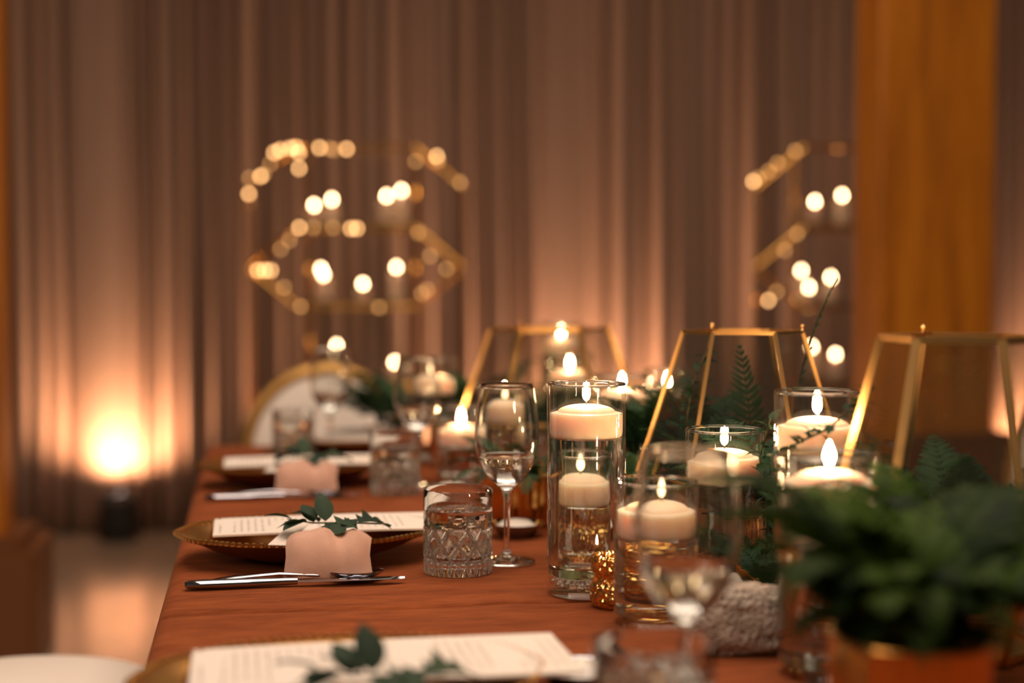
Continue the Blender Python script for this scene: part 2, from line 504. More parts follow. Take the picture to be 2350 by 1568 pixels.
stand(LS, 'gold hexagon shelf stand with lit candles left of centre')
stand(RS, 'gold hexagon shelf stand partly behind the wide timber post')

def candle_parts(t, r, z, dome, flame_h, flame_r, body=None, fm='flame', step=0.93):
    """wax, wick and flame; the wax stands from z-body to z with a dome on top"""
    b = body or 0.03
    prof = [(0, z-b), (r*0.93, z-b), (r*0.98, z-b+0.0016), (r, z-b+0.005), (r, z-0.0006), (r*0.99, z)]
    for i in range(1, 8):
        a = i/8*PI/2
        prof.append((r*step*math.cos(a)+0.004*(i/8), z + dome*math.sin(a)))
    prof.append((0.003, z+dome*0.97)); prof.append((0, z+dome*0.95))
    wax = MB().lathe(prof, 36).build('wax', 'wax', t)
    MB().tube([(0,0,z+dome*0.9), (0.0004,0,z+dome+0.005), (0.0012,0,z+dome+0.008)], 0.0008, 6).build('wick', 'wick_black', wax)
    z0 = z+dome+0.003
    fl = []
    for i in range(10):
        s = i/9
        rr = flame_r*(math.sin(PI*min(1, s*0.98+0.02)**0.72))
        fl.append((max(rr, 0.0), z0+flame_h*s))
    fl[0] = (0, z0); fl[-1] = (0, z0+flame_h)
    return MB().lathe(fl, 12).build('flame', fm, t)

# votive candles on the glass shelves of the two stands
VG = 'votive candles on the gold stands'
def votive(px, py, shelf_py, depth, label):
    d = SD + depth
    zb = ZAT(shelf_py, SD) + 0.019
    x, y = XY(px, d)
    zf = ZAT(py, d)
    h = max(0.05, zf - zb - 0.012)
    t = thing('votive_candle', label, 'candle', (x, y, zb), 0, VG)
    MB().lathe([(0,0),(0.03,0),(0.034,h+0.012),(0.032,h+0.012),(0.028,0.004),(0,0.004)], 18).build('cup', 'vase_glass', t)
    candle_parts(t, 0.026, max(0.03, h-0.012), 0.004, 0.024, 0.0075, body=max(0.02, h-0.022), fm='flame_far')
    return t
for (sx, side) in ((LS, 'left'), (RS, 'right')):
    o = sx - LS
    if side == 'left':
        L = [(722, 468, 522, 0.06, 'upper', 'first'), (763, 455, 522, 0.19, 'upper', 'second'), (888, 447, 522, 0.10, 'upper', 'third'), (922, 435, 522, 0.20, 'upper', 'fourth'),
             (737, 614, 705, 0.20, 'middle', 'first'), (743, 627, 705, 0.08, 'middle', 'second'), (833, 648, 705, 0.05, 'middle', 'third'), (910, 610, 705, 0.18, 'middle', 'fourth'),
             (772, 790, 886, 0.10, 'lower', 'first'), (905, 828, 886, 0.06, 'lower', 'second')]
    else:
        L = [(1868, 460, 522, 0.06, 'upper', 'first'), (1930, 446, 522, 0.15, 'upper', 'second'),
             (1838, 618, 705, 0.20, 'middle', 'first'), (1856, 656, 705, 0.05, 'middle', 'second'), (1906, 633, 705, 0.12, 'middle', 'third'),
             (1863, 793, 886, 0.16, 'lower', 'first'), (1918, 810, 886, 0.07, 'lower', 'second')]
    for px, py, sh, dp, lv, nth in L:
        votive(px, py, sh, dp, f'{nth} votive candle from the left on the {lv} glass shelf of the {side} gold stand')
# glowing beads added to stand in for glints on the gold frames
def glint_string(label, pts):
    t = thing('glint_bead_string', label, 'lights', (0,0,0), 0, 'added glint beads on the gold stands')
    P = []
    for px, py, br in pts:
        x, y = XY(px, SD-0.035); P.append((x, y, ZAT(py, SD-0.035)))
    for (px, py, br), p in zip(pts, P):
        MB().lathe([(0,-0.008),(0.005,-0.006),(0.0075,0),(0.005,0.006),(0,0.009)], 8, c=p).build('glint_bead', 'glint_bright' if br else 'glint_dim', t)
    MB().tube([(p[0], p[1]+0.014, p[2]) for p in P], 0.0016, 5).build('bead_wire', 'gold_frame', t)
glint_string('glowing beads added as glints along the top of the left gold stand',
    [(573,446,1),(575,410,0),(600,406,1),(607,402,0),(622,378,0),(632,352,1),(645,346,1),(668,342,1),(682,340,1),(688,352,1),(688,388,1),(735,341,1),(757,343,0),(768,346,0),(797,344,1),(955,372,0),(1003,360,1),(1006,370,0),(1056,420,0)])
glint_string('glowing beads added as glints along the middle bars of the left gold stand',
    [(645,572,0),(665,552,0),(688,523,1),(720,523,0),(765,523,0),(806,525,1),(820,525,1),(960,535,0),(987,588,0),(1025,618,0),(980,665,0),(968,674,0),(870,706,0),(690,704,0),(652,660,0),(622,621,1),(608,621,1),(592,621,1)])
glint_string('dim glowing beads added as glints along the left side of the right gold stand',
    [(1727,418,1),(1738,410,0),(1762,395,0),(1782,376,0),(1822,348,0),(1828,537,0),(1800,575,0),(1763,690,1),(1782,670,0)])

# ------------------------------------------------------------------ table and cloth
TX0, TX1, TY0, TY1 = -0.100, 1.16, 0.42, 3.10
t = thing('banquet_table', 'long banquet table hidden under the rust cloth', 'table', ((TX0+TX1)/2, (TY0+TY1)/2, 0))
hw, hl = (TX1-TX0)/2-0.012, (TY1-TY0)/2-0.012
MB().box((-hw,-hl,0.705), (hw,hl,0.732)).build('tabletop', 'dark_wood', t, smooth=False)
for sx in (-1, 1):
    for sy in (-1, 1):
        MB().tube([(sx*(hw-0.1), sy*(hl-0.15), 0), (sx*(hw-0.1), sy*(hl-0.15), 0.705)], 0.025, 10).build('leg', 'dark_wood', t)
SEAM = 1.507
def cloth(Y0, Y1, end0, end1):
    # cross profile from the left hem over the top to the right hem, with soft folds in the skirt
    half = [(0.012, -0.72), (0.010, -0.50), (0.008, -0.25), (0.006, -0.10), (0.006, -0.030), (0.0, -0.012), (-0.006, -0.004), (-0.016, -0.0005), (-0.03, 0.0)]
    cols = [(TX0 - o*0.9, z, 'L') for o, z in half]
    nx = 46
    cols += [(TX0+0.03 + (TX1-TX0-0.06)*i/nx, 0.0, 'T') for i in range(1, nx)]
    cols += [(TX1 + o*0.9, z, 'R') for o, z in reversed(half)]
    ys = []
    y = Y0
    creases = [c for c in (2.150, 2.80, 0.85) if Y0 < c < Y1]
    while y < Y1 - 0.004:
        ys.append(y); y += 0.022
    ys.append(Y1)
    for c in creases:
        ys += [c+k for k in (-0.016, -0.011, -0.0075, -0.005, -0.0025, 0, 0.0025, 0.005, 0.0075, 0.011, 0.016)]
    ys = sorted(ys)
    rows = []
    rr = random.Random(5)
    def top(x, y):
        z = 0.0006*math.sin(x*23+y*9) + 0.0005*math.sin(x*41-y*31)
        return z
    # far drop
    def row(y, dz, push):
        r = []
        for x, z, s in cols:
            yy = y + push
            base = TZ + (dz if s == 'T' else min(dz, z))
            if s != 'T':
                wob = (0.008*math.sin(y*9.0)+0.006*math.sin(y*23.0+1))*min(1, max(0, -z-0.05)*2.0) - 0.014*min(1, max(0, -z-0.03)*3)
                x = x + (-wob if s == 'L' else wob)
            cr = 0.0
            yw = yy
            for c in creases:
                u = y - c
                if abs(u) < 0.05:
                    cr += -0.0075*math.exp(-(u/0.0038)**2) + 0.0030*math.exp(-((u+0.008)/0.010)**2)
            ease = max(0.2, 1-max(0, x-0.05)*1.1)
            r.append((x, yw - 0.03*(x-TX0)*max(0, 1-abs(y-SEAM)/0.9), base + (top(x, y) + cr*ease if s == 'T' or z > -0.004 else cr*0.5)))
        return r
    for dz, push in end0: rows.append(row(Y0, dz, push))
    for y in ys: rows.append(row(y, 0, 0))
    for dz, push in end1: rows.append(row(Y1, dz, push))
    return MB().grid(rows)
DROP0 = ((-0.72, -0.05), (-0.35, -0.03), (-0.08, -0.01), (-0.012, 0.0))
DROP1 = ((-0.012, 0.012), (-0.08, 0.018), (-0.35, 0.035), (-0.72, 0.055))
ROLL0 = ((-0.017, -0.0062), (-0.006, -0.0062), (-0.0032, -0.0054), (-0.0011, -0.0034))
ROLL1 = ((-0.0011, 0.0034), (-0.0032, 0.0054), (-0.006, 0.0062), (-0.016, 0.0062))
o = cloth(TY0, SEAM-0.0090, DROP0, ROLL1).build('tablecloth', 'rust_cloth', angle=3.0)
tag(o, 'rust velvet tablecloth on the near half of the table, this side of the seam', 'tablecloth', 'rust tablecloths')
o = cloth(SEAM+0.0090, TY1, ROLL0, DROP1).build('tablecloth', 'rust_cloth', angle=3.0)
tag(o, 'rust velvet tablecloth under the tall candles, beyond the seam across the table', 'tablecloth', 'rust tablecloths')

# ------------------------------------------------------------------ chairs
def make_chair():
    t = thing('round_back_chair', '', 'chair')
    # local: faces -Y, origin on the floor under the seat centre
    prof = []
    mb = MB()
    ring = []
    n = 40
    MB().lathe([(0,0.405),(0.215,0.405),(0.232,0.42),(0.232,0.45),(0.215,0.465),(0,0.468)], 40).build('seat_frame', 'gold_paint', t)
    MB().lathe([(0,0.455),(0.212,0.455),(0.222,0.475),(0.210,0.50),(0.15,0.515),(0,0.522)], 40).build('seat_cushion', 'white_upholstery', t)
    for sx in (-1, 1):
        MB().tube([(sx*0.17,-0.16,0.41),(sx*0.172,-0.168,0.2),(sx*0.175,-0.175,0)], [0.022,0.017,0.012], 10).build('leg', 'gold_paint', t)
        MB().tube([(sx*0.15,0.17,0.41),(sx*0.155,0.20,0.2),(sx*0.16,0.235,0)], [0.022,0.017,0.013], 10).build('leg', 'gold_paint', t)
        MB().tube([(sx*0.10,0.205,0.42),(sx*0.10,0.225,0.49)], 0.015, 8).build('back_support', 'gold_paint', t)
    cz, ra = 0.675, 0.198
    pts = [(ra*math.cos(2*PI*i/n), 0.228+0.02*math.sin(2*PI*i/n), cz+ra*1.06*math.sin(2*PI*i/n)) for i in range(n)]
    mb = MB(); vs = []; fs = []
    k = 8
    for i in range(n):
        a = 2*PI*i/n
        for j in range(k):
            b = 2*PI*j/k
            rr = ra + 0.017*math.cos(b)
            vs.append((rr*math.cos(a), 0.228+0.02*math.sin(a)+0.02*math.sin(b), cz+rr*1.06*math.sin(a)))
    for i in range(n):
        for j in range(k):
            fs.append((i*k+j, ((i+1)%n)*k+j, ((i+1)%n)*k+(j+1)%k, i*k+(j+1)%k))
    mb.add(vs, fs).build('back_ring', 'gold_paint', t)
    mb = MB()
    for s in (-1, 1):
        prof = [(ra-0.012, 0.006), (ra-0.03, 0.016), (ra*0.6, 0.024), (0, 0.026)]
        vs = []; fs = []
        for r, h in prof[:-1]:
            for i in range(n):
                a = 2*PI*i/n
                vs.append((r*math.cos(a), 0.228+0.02*math.sin(a)*r/ra+s*h, cz+r*1.06*math.sin(a)))
        vs.append((0, 0.228+s*prof[-1][1], cz))
        for p in range(2):
            for i in range(n):
                q = (p*n+i, p*n+(i+1)%n, (p+1)*n+(i+1)%n, (p+1)*n+i)
                fs.append(q if s > 0 else q[::-1])
        for i in range(n):
            q = (2*n+i, 2*n+(i+1)%n, 3*n); fs.append(q if s > 0 else q[::-1])
        mb.add(vs, fs)
    mb.build('back_pad', 'white_upholstery', t)
    return t
chair = make_chair()
x, y = XY(742, 3.58)
chair.location = (x, y-0.228, 0); chair['label'] = 'white round-back chair with a gold rim at the far end of the table'
chair.rotation_euler = (0, 0, -0.03)
CG = 'white round-back chairs around the table'
chair['group'] = CG
dup(chair, (-0.35, 2.15, 0), PI/2, 'white chair drawn up to the left side of the table, only its seat in view', CG)
dup(chair, (1.42, 2.68, 0), -PI/2, 'white round-back chair behind the glass lantern at the right edge', CG)

# ------------------------------------------------------------------ place settings
def make_charger():
    t = thing('charger_plate', '', 'plate')
    R = 0.158; n = 96
    prof = [(0,0.004),(0.085,0.004),(0.095,0.006),(0.115,0.014),(0.140,0.026),(R,0.033),(R+0.001,0.0355),(R-0.004,0.036),(0.140,0.030),(0.115,0.0185),(0.098,0.011),(0.085,0.0095),(0,0.0095)]
    prof[0] = (0,0.0)
    prof[1] = (0.068,0.0); prof[2] = (0.080, 0.004)
    def scal(r, z, a):
        if r > 0.1:
            return r*(1+0.022*((r-0.1)/0.058)*(0.5+0.5*math.cos(12*a)))
        return r
    mb = MB().lathe(prof, n, fn=scal); mb.v = [(x, y*0.73, z) for x, y, z in mb.v]
    mb.build('dish', 'gold_plate', t)
    mb = MB()
    for i in range(110):
        a = 2*PI*i/110
        rr = scal(R, 0, a)
        c = (rr*math.cos(a), 0.73*rr*math.sin(a), 0.0355)
        mb.lathe([(0,-0.0036),(0.0031,-0.002),(0.0038,0.0003),(0.003,0.0026),(0,0.0038)], 6, c=c)
    o = mb.build('beaded_rim', 'gold_plate', t); o['kind'] = 'stuff'
    return t
def make_menu():
    t = MB()
    L, Wd, th = 0.305, 0.128, 0.0022
    rows = []
    rows_b = []
    for i in range(13):
        u = -L/2 + L*i/12
        zz = 0.0015*math.cos(u*9)
        rows.append([(u, -Wd/2, zz+th), (u, 0, zz+th), (u, Wd/2, zz+th)])
        rows_b.append([(u, Wd/2, zz), (u, 0, zz), (u, -Wd/2, zz)])
    full = [[r[0], r[1], r[2], b[0], b[1], b[2], r[0]] for r, b in zip(rows, rows_b)]
    t.grid([[p for p in f] for f in full])
    t.add(full[0][:6], [(0,1,2,3,4,5)]); t.add(full[-1][:6], [(5,4,3,2,1,0)])
    return t.mesh('menu_card', 'menu_paper', angle=0.5)
def make_napkin():
    # runs under the menu across the plate, over the near rim and down to the cloth, in a soft pocket fold
    path = [(0.085,0.014),(0.06,0.0135),(0.0,0.013),(-0.06,0.013),(-0.095,0.017),(-0.125,0.029),(-0.148,0.040),(-0.163,0.044),(-0.176,0.039),(-0.186,0.028),(-0.191,0.012),(-0.192,0.004)]
    wid = [0.04,0.044,0.046,0.046,0.046,0.047,0.049,0.050,0.0495,0.0485,0.0505,0.052]
    puff = [0.004,0.007,0.009,0.009,0.009,0.010,0.012,0.013,0.014,0.013,0.010,0.008]
    top, bot = [], []
    m = 18
    for (y, z), w, p in zip(path, wid, puff):
        i = path.index((y, z))
        a, c = path[max(0, i-1)], path[min(len(path)-1, i+1)]
        t = Vector((0, c[0]-a[0], c[1]-a[1])).normalized()
        nrm = Vector((0, t.z, -t.y))
        if i < 8 and nrm.z < 0: nrm = -nrm
        if i >= 8 and nrm.y > 0: nrm = -nrm
        r1, r2 = [], []
        for k in range(m+1):
            u = -1 + 2*k/m
            shape = (1-abs(u)**2.6)**0.7
            valley = 1 - 0.55*math.exp(-((u-0.25)/0.22)**2)*(1 if 4 < i < 9 else 0.25)
            base = Vector((u*w + 0.004*math.sin(y*40), y, z))
            off = p*shape*valley + 0.0012*math.sin(u*9+y*60)
            r1.append(base + nrm*off)
            r2.append(base + nrm*-0.0008)
        top.append(r1); bot.append(r2[::-1])
    rows = [a+b+[a[0]] for a, b in zip(top, bot)]
    mb = MB().grid(rows)
    ln = len(rows[0])-1
    mb.add(rows[0][:ln], [tuple(range(ln))]); mb.add(rows[-1][:ln], [tuple(range(ln-1, -1, -1))])
    return mb.mesh('napkin', 'blush_linen', angle=1.2)
def leaf_mesh(name, material, L, Wd, lobes=0, curl=0.2, fold=0.25):
    mb = MB(); n = 9; rows = []
    for i in range(n+1):
        s = i/n
        w = Wd*0.5*(math.sin(PI*s**0.8)**0.8)*(1+0.16*lobes*math.sin(s*PI*lobes*2.0)) if 0 < s < 1 else 0.0006
        z = -curl*L*s*s
        rows.append([(-w, L*s, z+w*fold), (-w*0.5, L*s, z+w*fold*0.4), (0, L*s, z), (w*0.5, L*s, z+w*fold*0.4), (w, L*s, z+w*fold)])
    mb.grid(rows)
    return mb.mesh(name, material, angle=2.0)
LEAVES = [leaf_mesh('leaf', 'sprig_leaf', 0.034, 0.020, 0, 0.25), leaf_mesh('leaf', 'sprig_leaf', 0.028, 0.022, 2, 0.35), leaf_mesh('leaf', 'sprig_leaf', 0.040, 0.028, 3, 0.4, 0.35)]
def orient(o, p, az, tilt, roll=0.0, sc=1.0):
    o.matrix_local = Matrix.Translation(p) @ Matrix.Rotation(az, 4, 'Z') @ Matrix.Rotation(tilt, 4, 'X') @ Matrix.Rotation(roll, 4, 'Y') @ Matrix.Scale(sc, 4)
def make_sprig():
    t = thing('leaf_sprig', '', 'leaves')
    MB().tube([(0.062,-0.012,0.006),(0.02,0.0,0.006),(-0.02,0.004,0.006),(-0.05,0.014,0.010)], [0.0012,0.0011,0.001,0.0006], 6).build('stem', 'stem_brown', t)
    spec = [(2, (0.035,0.0,0.006), -1.0, 0.10, 0.2, 1.0), (2, (0.028,-0.006,0.007), 2.5, 0.05, -0.3, 0.75), (1, (0.012,0.002,0.007), -2.4, 0.15, 0.1, 0.85),
            (0, (-0.004,0.004,0.008), 0.25, 1.05, 0.0, 0.95), (1, (-0.012,0.004,0.007), 1.0, 0.55, 0.3, 1.05), (0, (-0.018,0.004,0.007), 0.55, 0.75, -0.2, 0.8),
            (1, (-0.026,0.006,0.007), 1.75, 0.18, 0.2, 1.0), (0, (-0.03,0.006,0.008), 2.4, 0.05, -0.1, 0.8), (0, (-0.044,0.012,0.010), 1.25, 0.3, 0.3, 0.8), (1, (0.004,0.0,0.006), 2.9, 0.0, 0.2, 0.7)]
    for i, p, az, ti, ro, sc in spec:
        o = link('leaf', LEAVES[i], t); orient(o, p, az, ti, ro, sc*1.25)
    return t
def make_knife():
    t = thing('table_knife', '', 'knife')
    mb = MB()
    # handle along +X from 0 to .125
    st = [(0.0,0.004,0.003),(0.003,0.0075,0.0045),(0.02,0.0088,0.0052),(0.07,0.0080,0.005),(0.112,0.0055,0.0045),(0.125,0.0055,0.004)]
    rows = []
    for x, w, h in st:
        rows.append([(x, w*math.cos(2*PI*k/12), 0.0052+h*math.sin(2*PI*k/12)) for k in range(13)])
    mb.grid(rows); mb.add(rows[0][:12], [tuple(range(12))]); mb.build('handle', 'silver', t)
    mb = MB(); rows = []
    for x, w, w2 in [(0.124,0.0055,0.0055),(0.135,0.0065,0.006),(0.16,0.0065,0.0105),(0.20,0.0065,0.0115),(0.23,0.0065,0.009),(0.243,0.004,0.003),(0.247,0.002,0.0)]:
        rows.append([(x, -w, 0.0045),(x, 0, 0.0064),(x, w2, 0.0052),(x, 0, 0.004),(x, -w, 0.0045)])
    mb.grid(rows).build('blade', 'silver', t, angle=0.5)
    return t
def make_spoon():
    t = thing('table_spoon', '', 'spoon')
    st = [(0.0,0.003,0.001),(0.006,0.0085,0.0016),(0.03,0.0078,0.0018),(0.08,0.004,0.0022),(0.125,0.0028,0.0024),(0.14,0.003,0.0024)]
    rows = [[(x, w*math.cos(2*PI*k/10), 0.004+0.006*math.sin(PI*x/0.14)+h*math.sin(2*PI*k/10)) for k in range(11)] for x, w, h in st]
    MB().grid(rows).build('handle', 'silver', t)
    rows = []
    for i in range(13):
        s = i/12
        x = 0.138+0.062*s
        w = 0.0205*(math.sin(PI*min(1, s*0.93+0.05))**0.65)
        top = [(x, w*math.cos(PI*k/8), 0.0105-0.0085*math.sin(PI*k/8)*math.sin(PI*min(1, s*0.95+0.03))**0.6) for k in range(9)]
        bot = [(p[0], p[1]*1.02, p[2]-0.0014) for p in reversed(top)]
        rows.append(top+bot+[top[0]])
    MB().grid(rows).build('bowl', 'silver', t)
    return t
def make_tumbler():
    t = thing('cut_glass_tumbler', '', 'glass')
    n = 144
    R = 0.0412
    prof = []
    zs = [0.0005] + [0.004+ (0.056-0.004)*i/30 for i in range(31)] + [0.060, 0.075, 0.09, 0.0985]
    for z in zs: prof.append((R-0.0006 if z < 0.003 else R, z))
    def cut(r, z, a):
        if r > R-0.0007 and 0.003 < z < 0.057:
            u = a/(2*PI)*12
            v = (z-0.019)/0.036
            d = 0.0
            if z > 0.018:
                for s in (1, -1):
                    w = (u + s*v) % 1.0
                    w = min(w, 1-w)
                    d = max(d, math.exp(-(w/0.085)**2))
            else:
                w = (u*2) % 1.0; w = min(w, 1-w)
                d = 0.9*math.exp(-(w/0.16)**2)
            if abs(z-0.0175) < 0.0014 or z > 0.0545: d = max(d, 0.8)
            return r - 0.0019*d
        return r
    outer = [(0, 0.0008), (0.034, 0.0), (R-0.003, 0.0)] + prof
    inner = [(R-0.0006, 0.1), (R-0.0022, 0.0995), (R-0.0028, 0.095), (R-0.0048, 0.055), (R-0.0068, 0.022), (R-0.012, 0.0145), (0, 0.0135)]
    MB().lathe(outer+inner, n, fn=cut).build('cut_glass', 'crystal', t, angle=0.5)
    me = t.children[0].data; me.materials.append(MATS['frosted_cut'])
    for p in me.polygons:
        q = math.hypot(p.center.x, p.center.y)
        if 0.003 < p.center.z < 0.057 and R-0.0021 < q < R-0.0009 and p.normal.x*p.center.x+p.normal.y*p.center.y > 0: p.material_index = 1
    MB().lathe([(0, 0.0137), (R-0.0121, 0.0147), (R-0.0066, 0.0222), (R-0.0046, 0.055), (R-0.0036, 0.076), (R-0.0045, 0.0755), (0, 0.0755)], 48).build('water', 'water', t)
    return t
def make_wineglass():
    t = thing('wine_glass', '', 'glass')
    outer = [(0,0.0),(0.034,0.0),(0.0352,0.0012),(0.034,0.0022),(0.022,0.0042),(0.010,0.0075),(0.0052,0.013),(0.0040,0.025),(0.0037,0.055),(0.0042,0.080),(0.0065,0.090),(0.012,0.0955),
             (0.0205,0.1025),(0.0295,0.114),(0.0365,0.130),(0.0396,0.150),(0.0394,0.166),(0.0376,0.185),(0.0350,0.204),(0.0330,0.2185)]
    inner = [(0.0324,0.2190),(0.0319,0.2183),(0.0340,0.204),(0.0366,0.185),(0.0384,0.166),(0.0386,0.150),(0.0354,0.1305),(0.0284,0.1152),(0.0195,0.1042),(0.011,0.0985),(0,0.0965)]
    def sm(pr):
        out = []
        for i in range(len(pr)-1):
            p0, p1, p2, p3 = pr[max(i-1,0)], pr[i], pr[i+1], pr[min(i+2,len(pr)-1)]
            for k in range(3):
                u = k/3
                f = lambda a,b,c,d: 0.5*((2*b)+(-a+c)*u+(2*a-5*b+4*c-d)*u*u+(-a+3*b-3*c+d)*u**3)
                out.append((max(0, f(p0[0],p1[0],p2[0],p3[0])), f(p0[1],p1[1],p2[1],p3[1])))
        out.append(pr[-1]); return out
    MB().lathe([(0,0.0)]+sm(outer[1:])+sm(inner), 56).build('crystal_bowl', 'crystal', t, angle=1.3)
    wat = [(0,0.0963),(0.0112,0.0983),(0.0197,0.1040),(0.0286,0.1150),(0.0356,0.1303),(0.0358,0.1315),(0.034,0.1310),(0,0.1310)]
    MB().lathe(wat, 48).build('water', 'water', t)
    return t
charger = make_charger(); knife = make_knife(); spoon = make_spoon(); sprig = make_sprig(); tumbler = make_tumbler(); wine = make_wineglass()
menu_me = make_menu(); napkin_me = make_napkin()
used = set()
def place(proto, loc, rz, label, group):
    if proto.name in used:
        return dup(proto, loc, rz, label, group)
    used.add(proto.name)
    proto.location = loc; proto.rotation_euler = (0,0,rz); proto['label'] = label; proto['group'] = group
    return proto
def place_mesh(name, me, loc, rz, label, cat, group):
    o = link(name, me); o.location = loc; o.rotation_euler = (0,0,rz)
    return tag(o, label, cat, group)
tag_mesh = None
def setting(cx, cy, who, flip=0.0, full=True):
    def at(dx, dy, z):
        c, s = math.cos(flip), math.sin(flip)
        return (cx+dx*c-dy*s, cy+dx*s+dy*c, TZ+z)
    global tag_mesh
    place(charger, at(0,-0.034,0.001), flip, f'gold beaded charger plate of the {who}', 'gold charger plates')
    place_mesh('napkin', napkin_me, at(0.022,0.012,0.0), flip, f'blush pink napkin hanging over the plate edge of the {who}', 'napkin', 'blush napkins')
    place_mesh('menu_card', menu_me, at(0.036,-0.010,0.0365), flip+0.012, f'long white printed menu card on the plate of the {who}', 'menu', 'white menu cards')
    place(sprig, at(0.022,-0.125,0.052), flip-0.05, f'green leaf sprig tucked on the pink napkin of the {who}', 'leaf sprigs on the napkins')
    if tag_mesh is None:
        mb = MB(); a, b, hh = Vector((-0.006,-0.156,0.0425)), Vector((0.026,-0.066,0.054)), 0.011
        d = (b-a).normalized(); sde = Vector((d.y, -d.x, 0)).normalized()*hh; th = Vector((0,0,0.0009))
        vs = [a-sde, a+sde, b+sde, b-sde, a-sde+th, a+sde+th, b+sde+th, b-sde+th]
        mb.add(vs, [(0,3,2,1),(4,5,6,7),(0,1,5,4),(1,2,6,5),(2,3,7,6),(3,0,4,7)])
        tag_mesh = mb.mesh('place_card', 'tag_paper', smooth=False)
    place_mesh('place_card', tag_mesh, at(-0.034,0.0,-0.004), flip, f'narrow white place card leaning on the plate rim of the {who}', 'card', 'white place cards')
    if full:
        place(knife, at(-0.143,-0.206,0.0015), flip-0.012, f'silver table knife beside the {who}', 'table knives')
        place(spoon, at(-0.118,-0.186,0.0015), flip+0.01, f'silver spoon lying between knife and plate of the {who}', 'spoons')
SET = [('nearest place setting', 1.148), ('second place setting', 1.83), ('blurred third place setting', 2.505)]
for who, cyy in SET: setting(0.066, cyy, who, full=True)
setting(XY(760, 2.97)[0], 2.93, 'setting before the far chair', flip=PI*0.5, full=False)
setting(1.0, 1.22, 'place setting at lower right', flip=PI, full=False)

# glasses
TG, WG = 'cut glass tumblers', 'stemmed wine glasses'
for (px, d, lab) in ((1050, 1.685, 'sharp cut-glass tumbler of water right of the second place setting'),
                     (1503, 0.955, 'out of focus tumbler at the bottom edge, right of the nearest menu'),
                     (905, 2.33, 'blurred tumbler beside the third place setting'),
                     (672, 2.78, 'blurred tumbler in front of the far white chair')):
    place(tumbler, W(px, d, 0.0015), 0.15, lab, TG)
for (px, d, lab) in ((1163, 1.745, 'sharp wine glass of water behind the cut-glass tumbler'),
                     (1577, 1.05, 'large out of focus wine glass in the right foreground'),
                     (957, 2.43, 'blurred wine glass beside the third tumbler'),
                     (757, 2.80, 'blurred wine glass standing before the far chair back')):
    place(wine, W(px, d, 0.0015), 0, lab, WG)
# small silver dishes
def make_dish():
    t = thing('butter_dish', '', 'dish')
    MB().lathe([(0,0),(0.022,0),(0.026,0.004),(0.037,0.016),(0.039,0.018),(0.036,0.018),(0.024,0.006),(0,0.005)], 32).build('bowl', 'silver', t)
    MB().lathe([(0,0.006),(0.026,0.0085),(0.029,0.013),(0.018,0.021),(0,0.024)], 20).build('butter', 'china', t)
    return t
dish = make_dish()
for px, d, lab in ((1037, 2.29, 'small silver dish behind the sharp tumbler'), (1185, 1.93, 'small silver dish beyond the sharp wine glass'), (1335, 1.19, 'small silver dish at the right end of the nearest menu')):
    place(dish, W(px, d, 0.0015), 0, lab, 'small silver dishes')

# ------------------------------------------------------------------ cylinder vases with floating candles
VS = 'glass cylinder vases'; FC = 'floating candles'
def vase(px, d, rim, water, label, r=0.0435, grit=False, fx=0.0):
    loc = W(px, d, 0.0015)
    t = thing('cylinder_vase', label, 'vase', loc, 0, VS)
    wall = 0.0026
    MB().lathe([(0,0),(r-0.002,0),(r,0.002),(r,rim-0.001),(r-wall*0.5,rim),(r-wall,rim-0.001),(r-wall,0.012),(r-wall-0.004,0.009),(0,0.008)], 64).build('glass_wall', 'vase_glass', t, angle=0.9)
    # rounded rim
    MB().lathe([(r-wall*0.5+0.0016*math.cos(2*PI*i/8), rim+0.0016*math.sin(2*PI*i/8)) for i in range(8)], 64, close=True).build('rim', 'crystal', t)
    cb = water - 0.0265
    rw = r-0.0004; wb = 0.0215 if grit else 0.0095
    MB().lathe([(0,wb),(rw-0.002,wb),(rw,wb+0.002),(rw,cb),(0,cb+0.0005)], 64).build('water', 'water', t, angle=0.5)
    if grit:
        rg = random.Random(11); mb = MB()
        for i in range(420):
            a, q = rg.random()*2*PI, (r-0.007)*math.sqrt(rg.random())
            s = 0.0014+rg.random()*0.0014
            c = (q*math.cos(a), q*math.sin(a), 0.0105+rg.random()*0.008)
            mb.lathe([(0,-s),(s,0),(0,s)], 5, c=c)
        g = mb.build('grit', 'white_grit', t, smooth=False); g['kind'] = 'stuff'
    MB().lathe([(r-wall-0.0007+0.0007*math.cos(2*PI*i/6), water+0.0007*math.sin(2*PI*i/6)) for i in range(6)], 64, close=True).build('waterline', 'water', t)
    c = thing('floating_candle', 'white floating candle in the ' + label.replace('glass cylinder', 'cylinder'), 'candle', (loc.x, loc.y, loc.z), 0, FC)
    f = candle_parts(c, r-wall-0.0006, water, 0.010, 0.0225, 0.0047, body=0.026, step=0.80)
    return t
vase(1346, 1.570, 0.232, 0.1995, 'tall sharp glass cylinder with white grit in its base', grit=True)
vase(1358, 1.750, 0.135, 0.101, 'low glass cylinder seen through the tall sharp one')
vase(1509, 1.430, 0.143, 0.113, 'low glass cylinder behind the foreground wine glass')
vase(1877, 1.450, 0.232, 0.1965, 'tall glass cylinder right of the fern, left of the big lantern')
vase(1906, 1.240, 0.192, 0.169, 'glass cylinder rising from the dark foreground fern')
vase(1664, 1.580, 0.180, 0.149, 'glass cylinder in front of the middle lantern')
vase(1428, 2.150, 0.205, 0.175, 'blurred glass cylinder just right behind the tall sharp one')
vase(1532, 2.400, 0.200, 0.158, 'blurred glass cylinder left of the middle lantern')
vase(1308, 2.600, 0.215, 0.178, 'glass cylinder standing inside the far lantern')
vase(1288, 3.000, 0.262, 0.222, 'farthest tall glass cylinder, behind the far lantern')
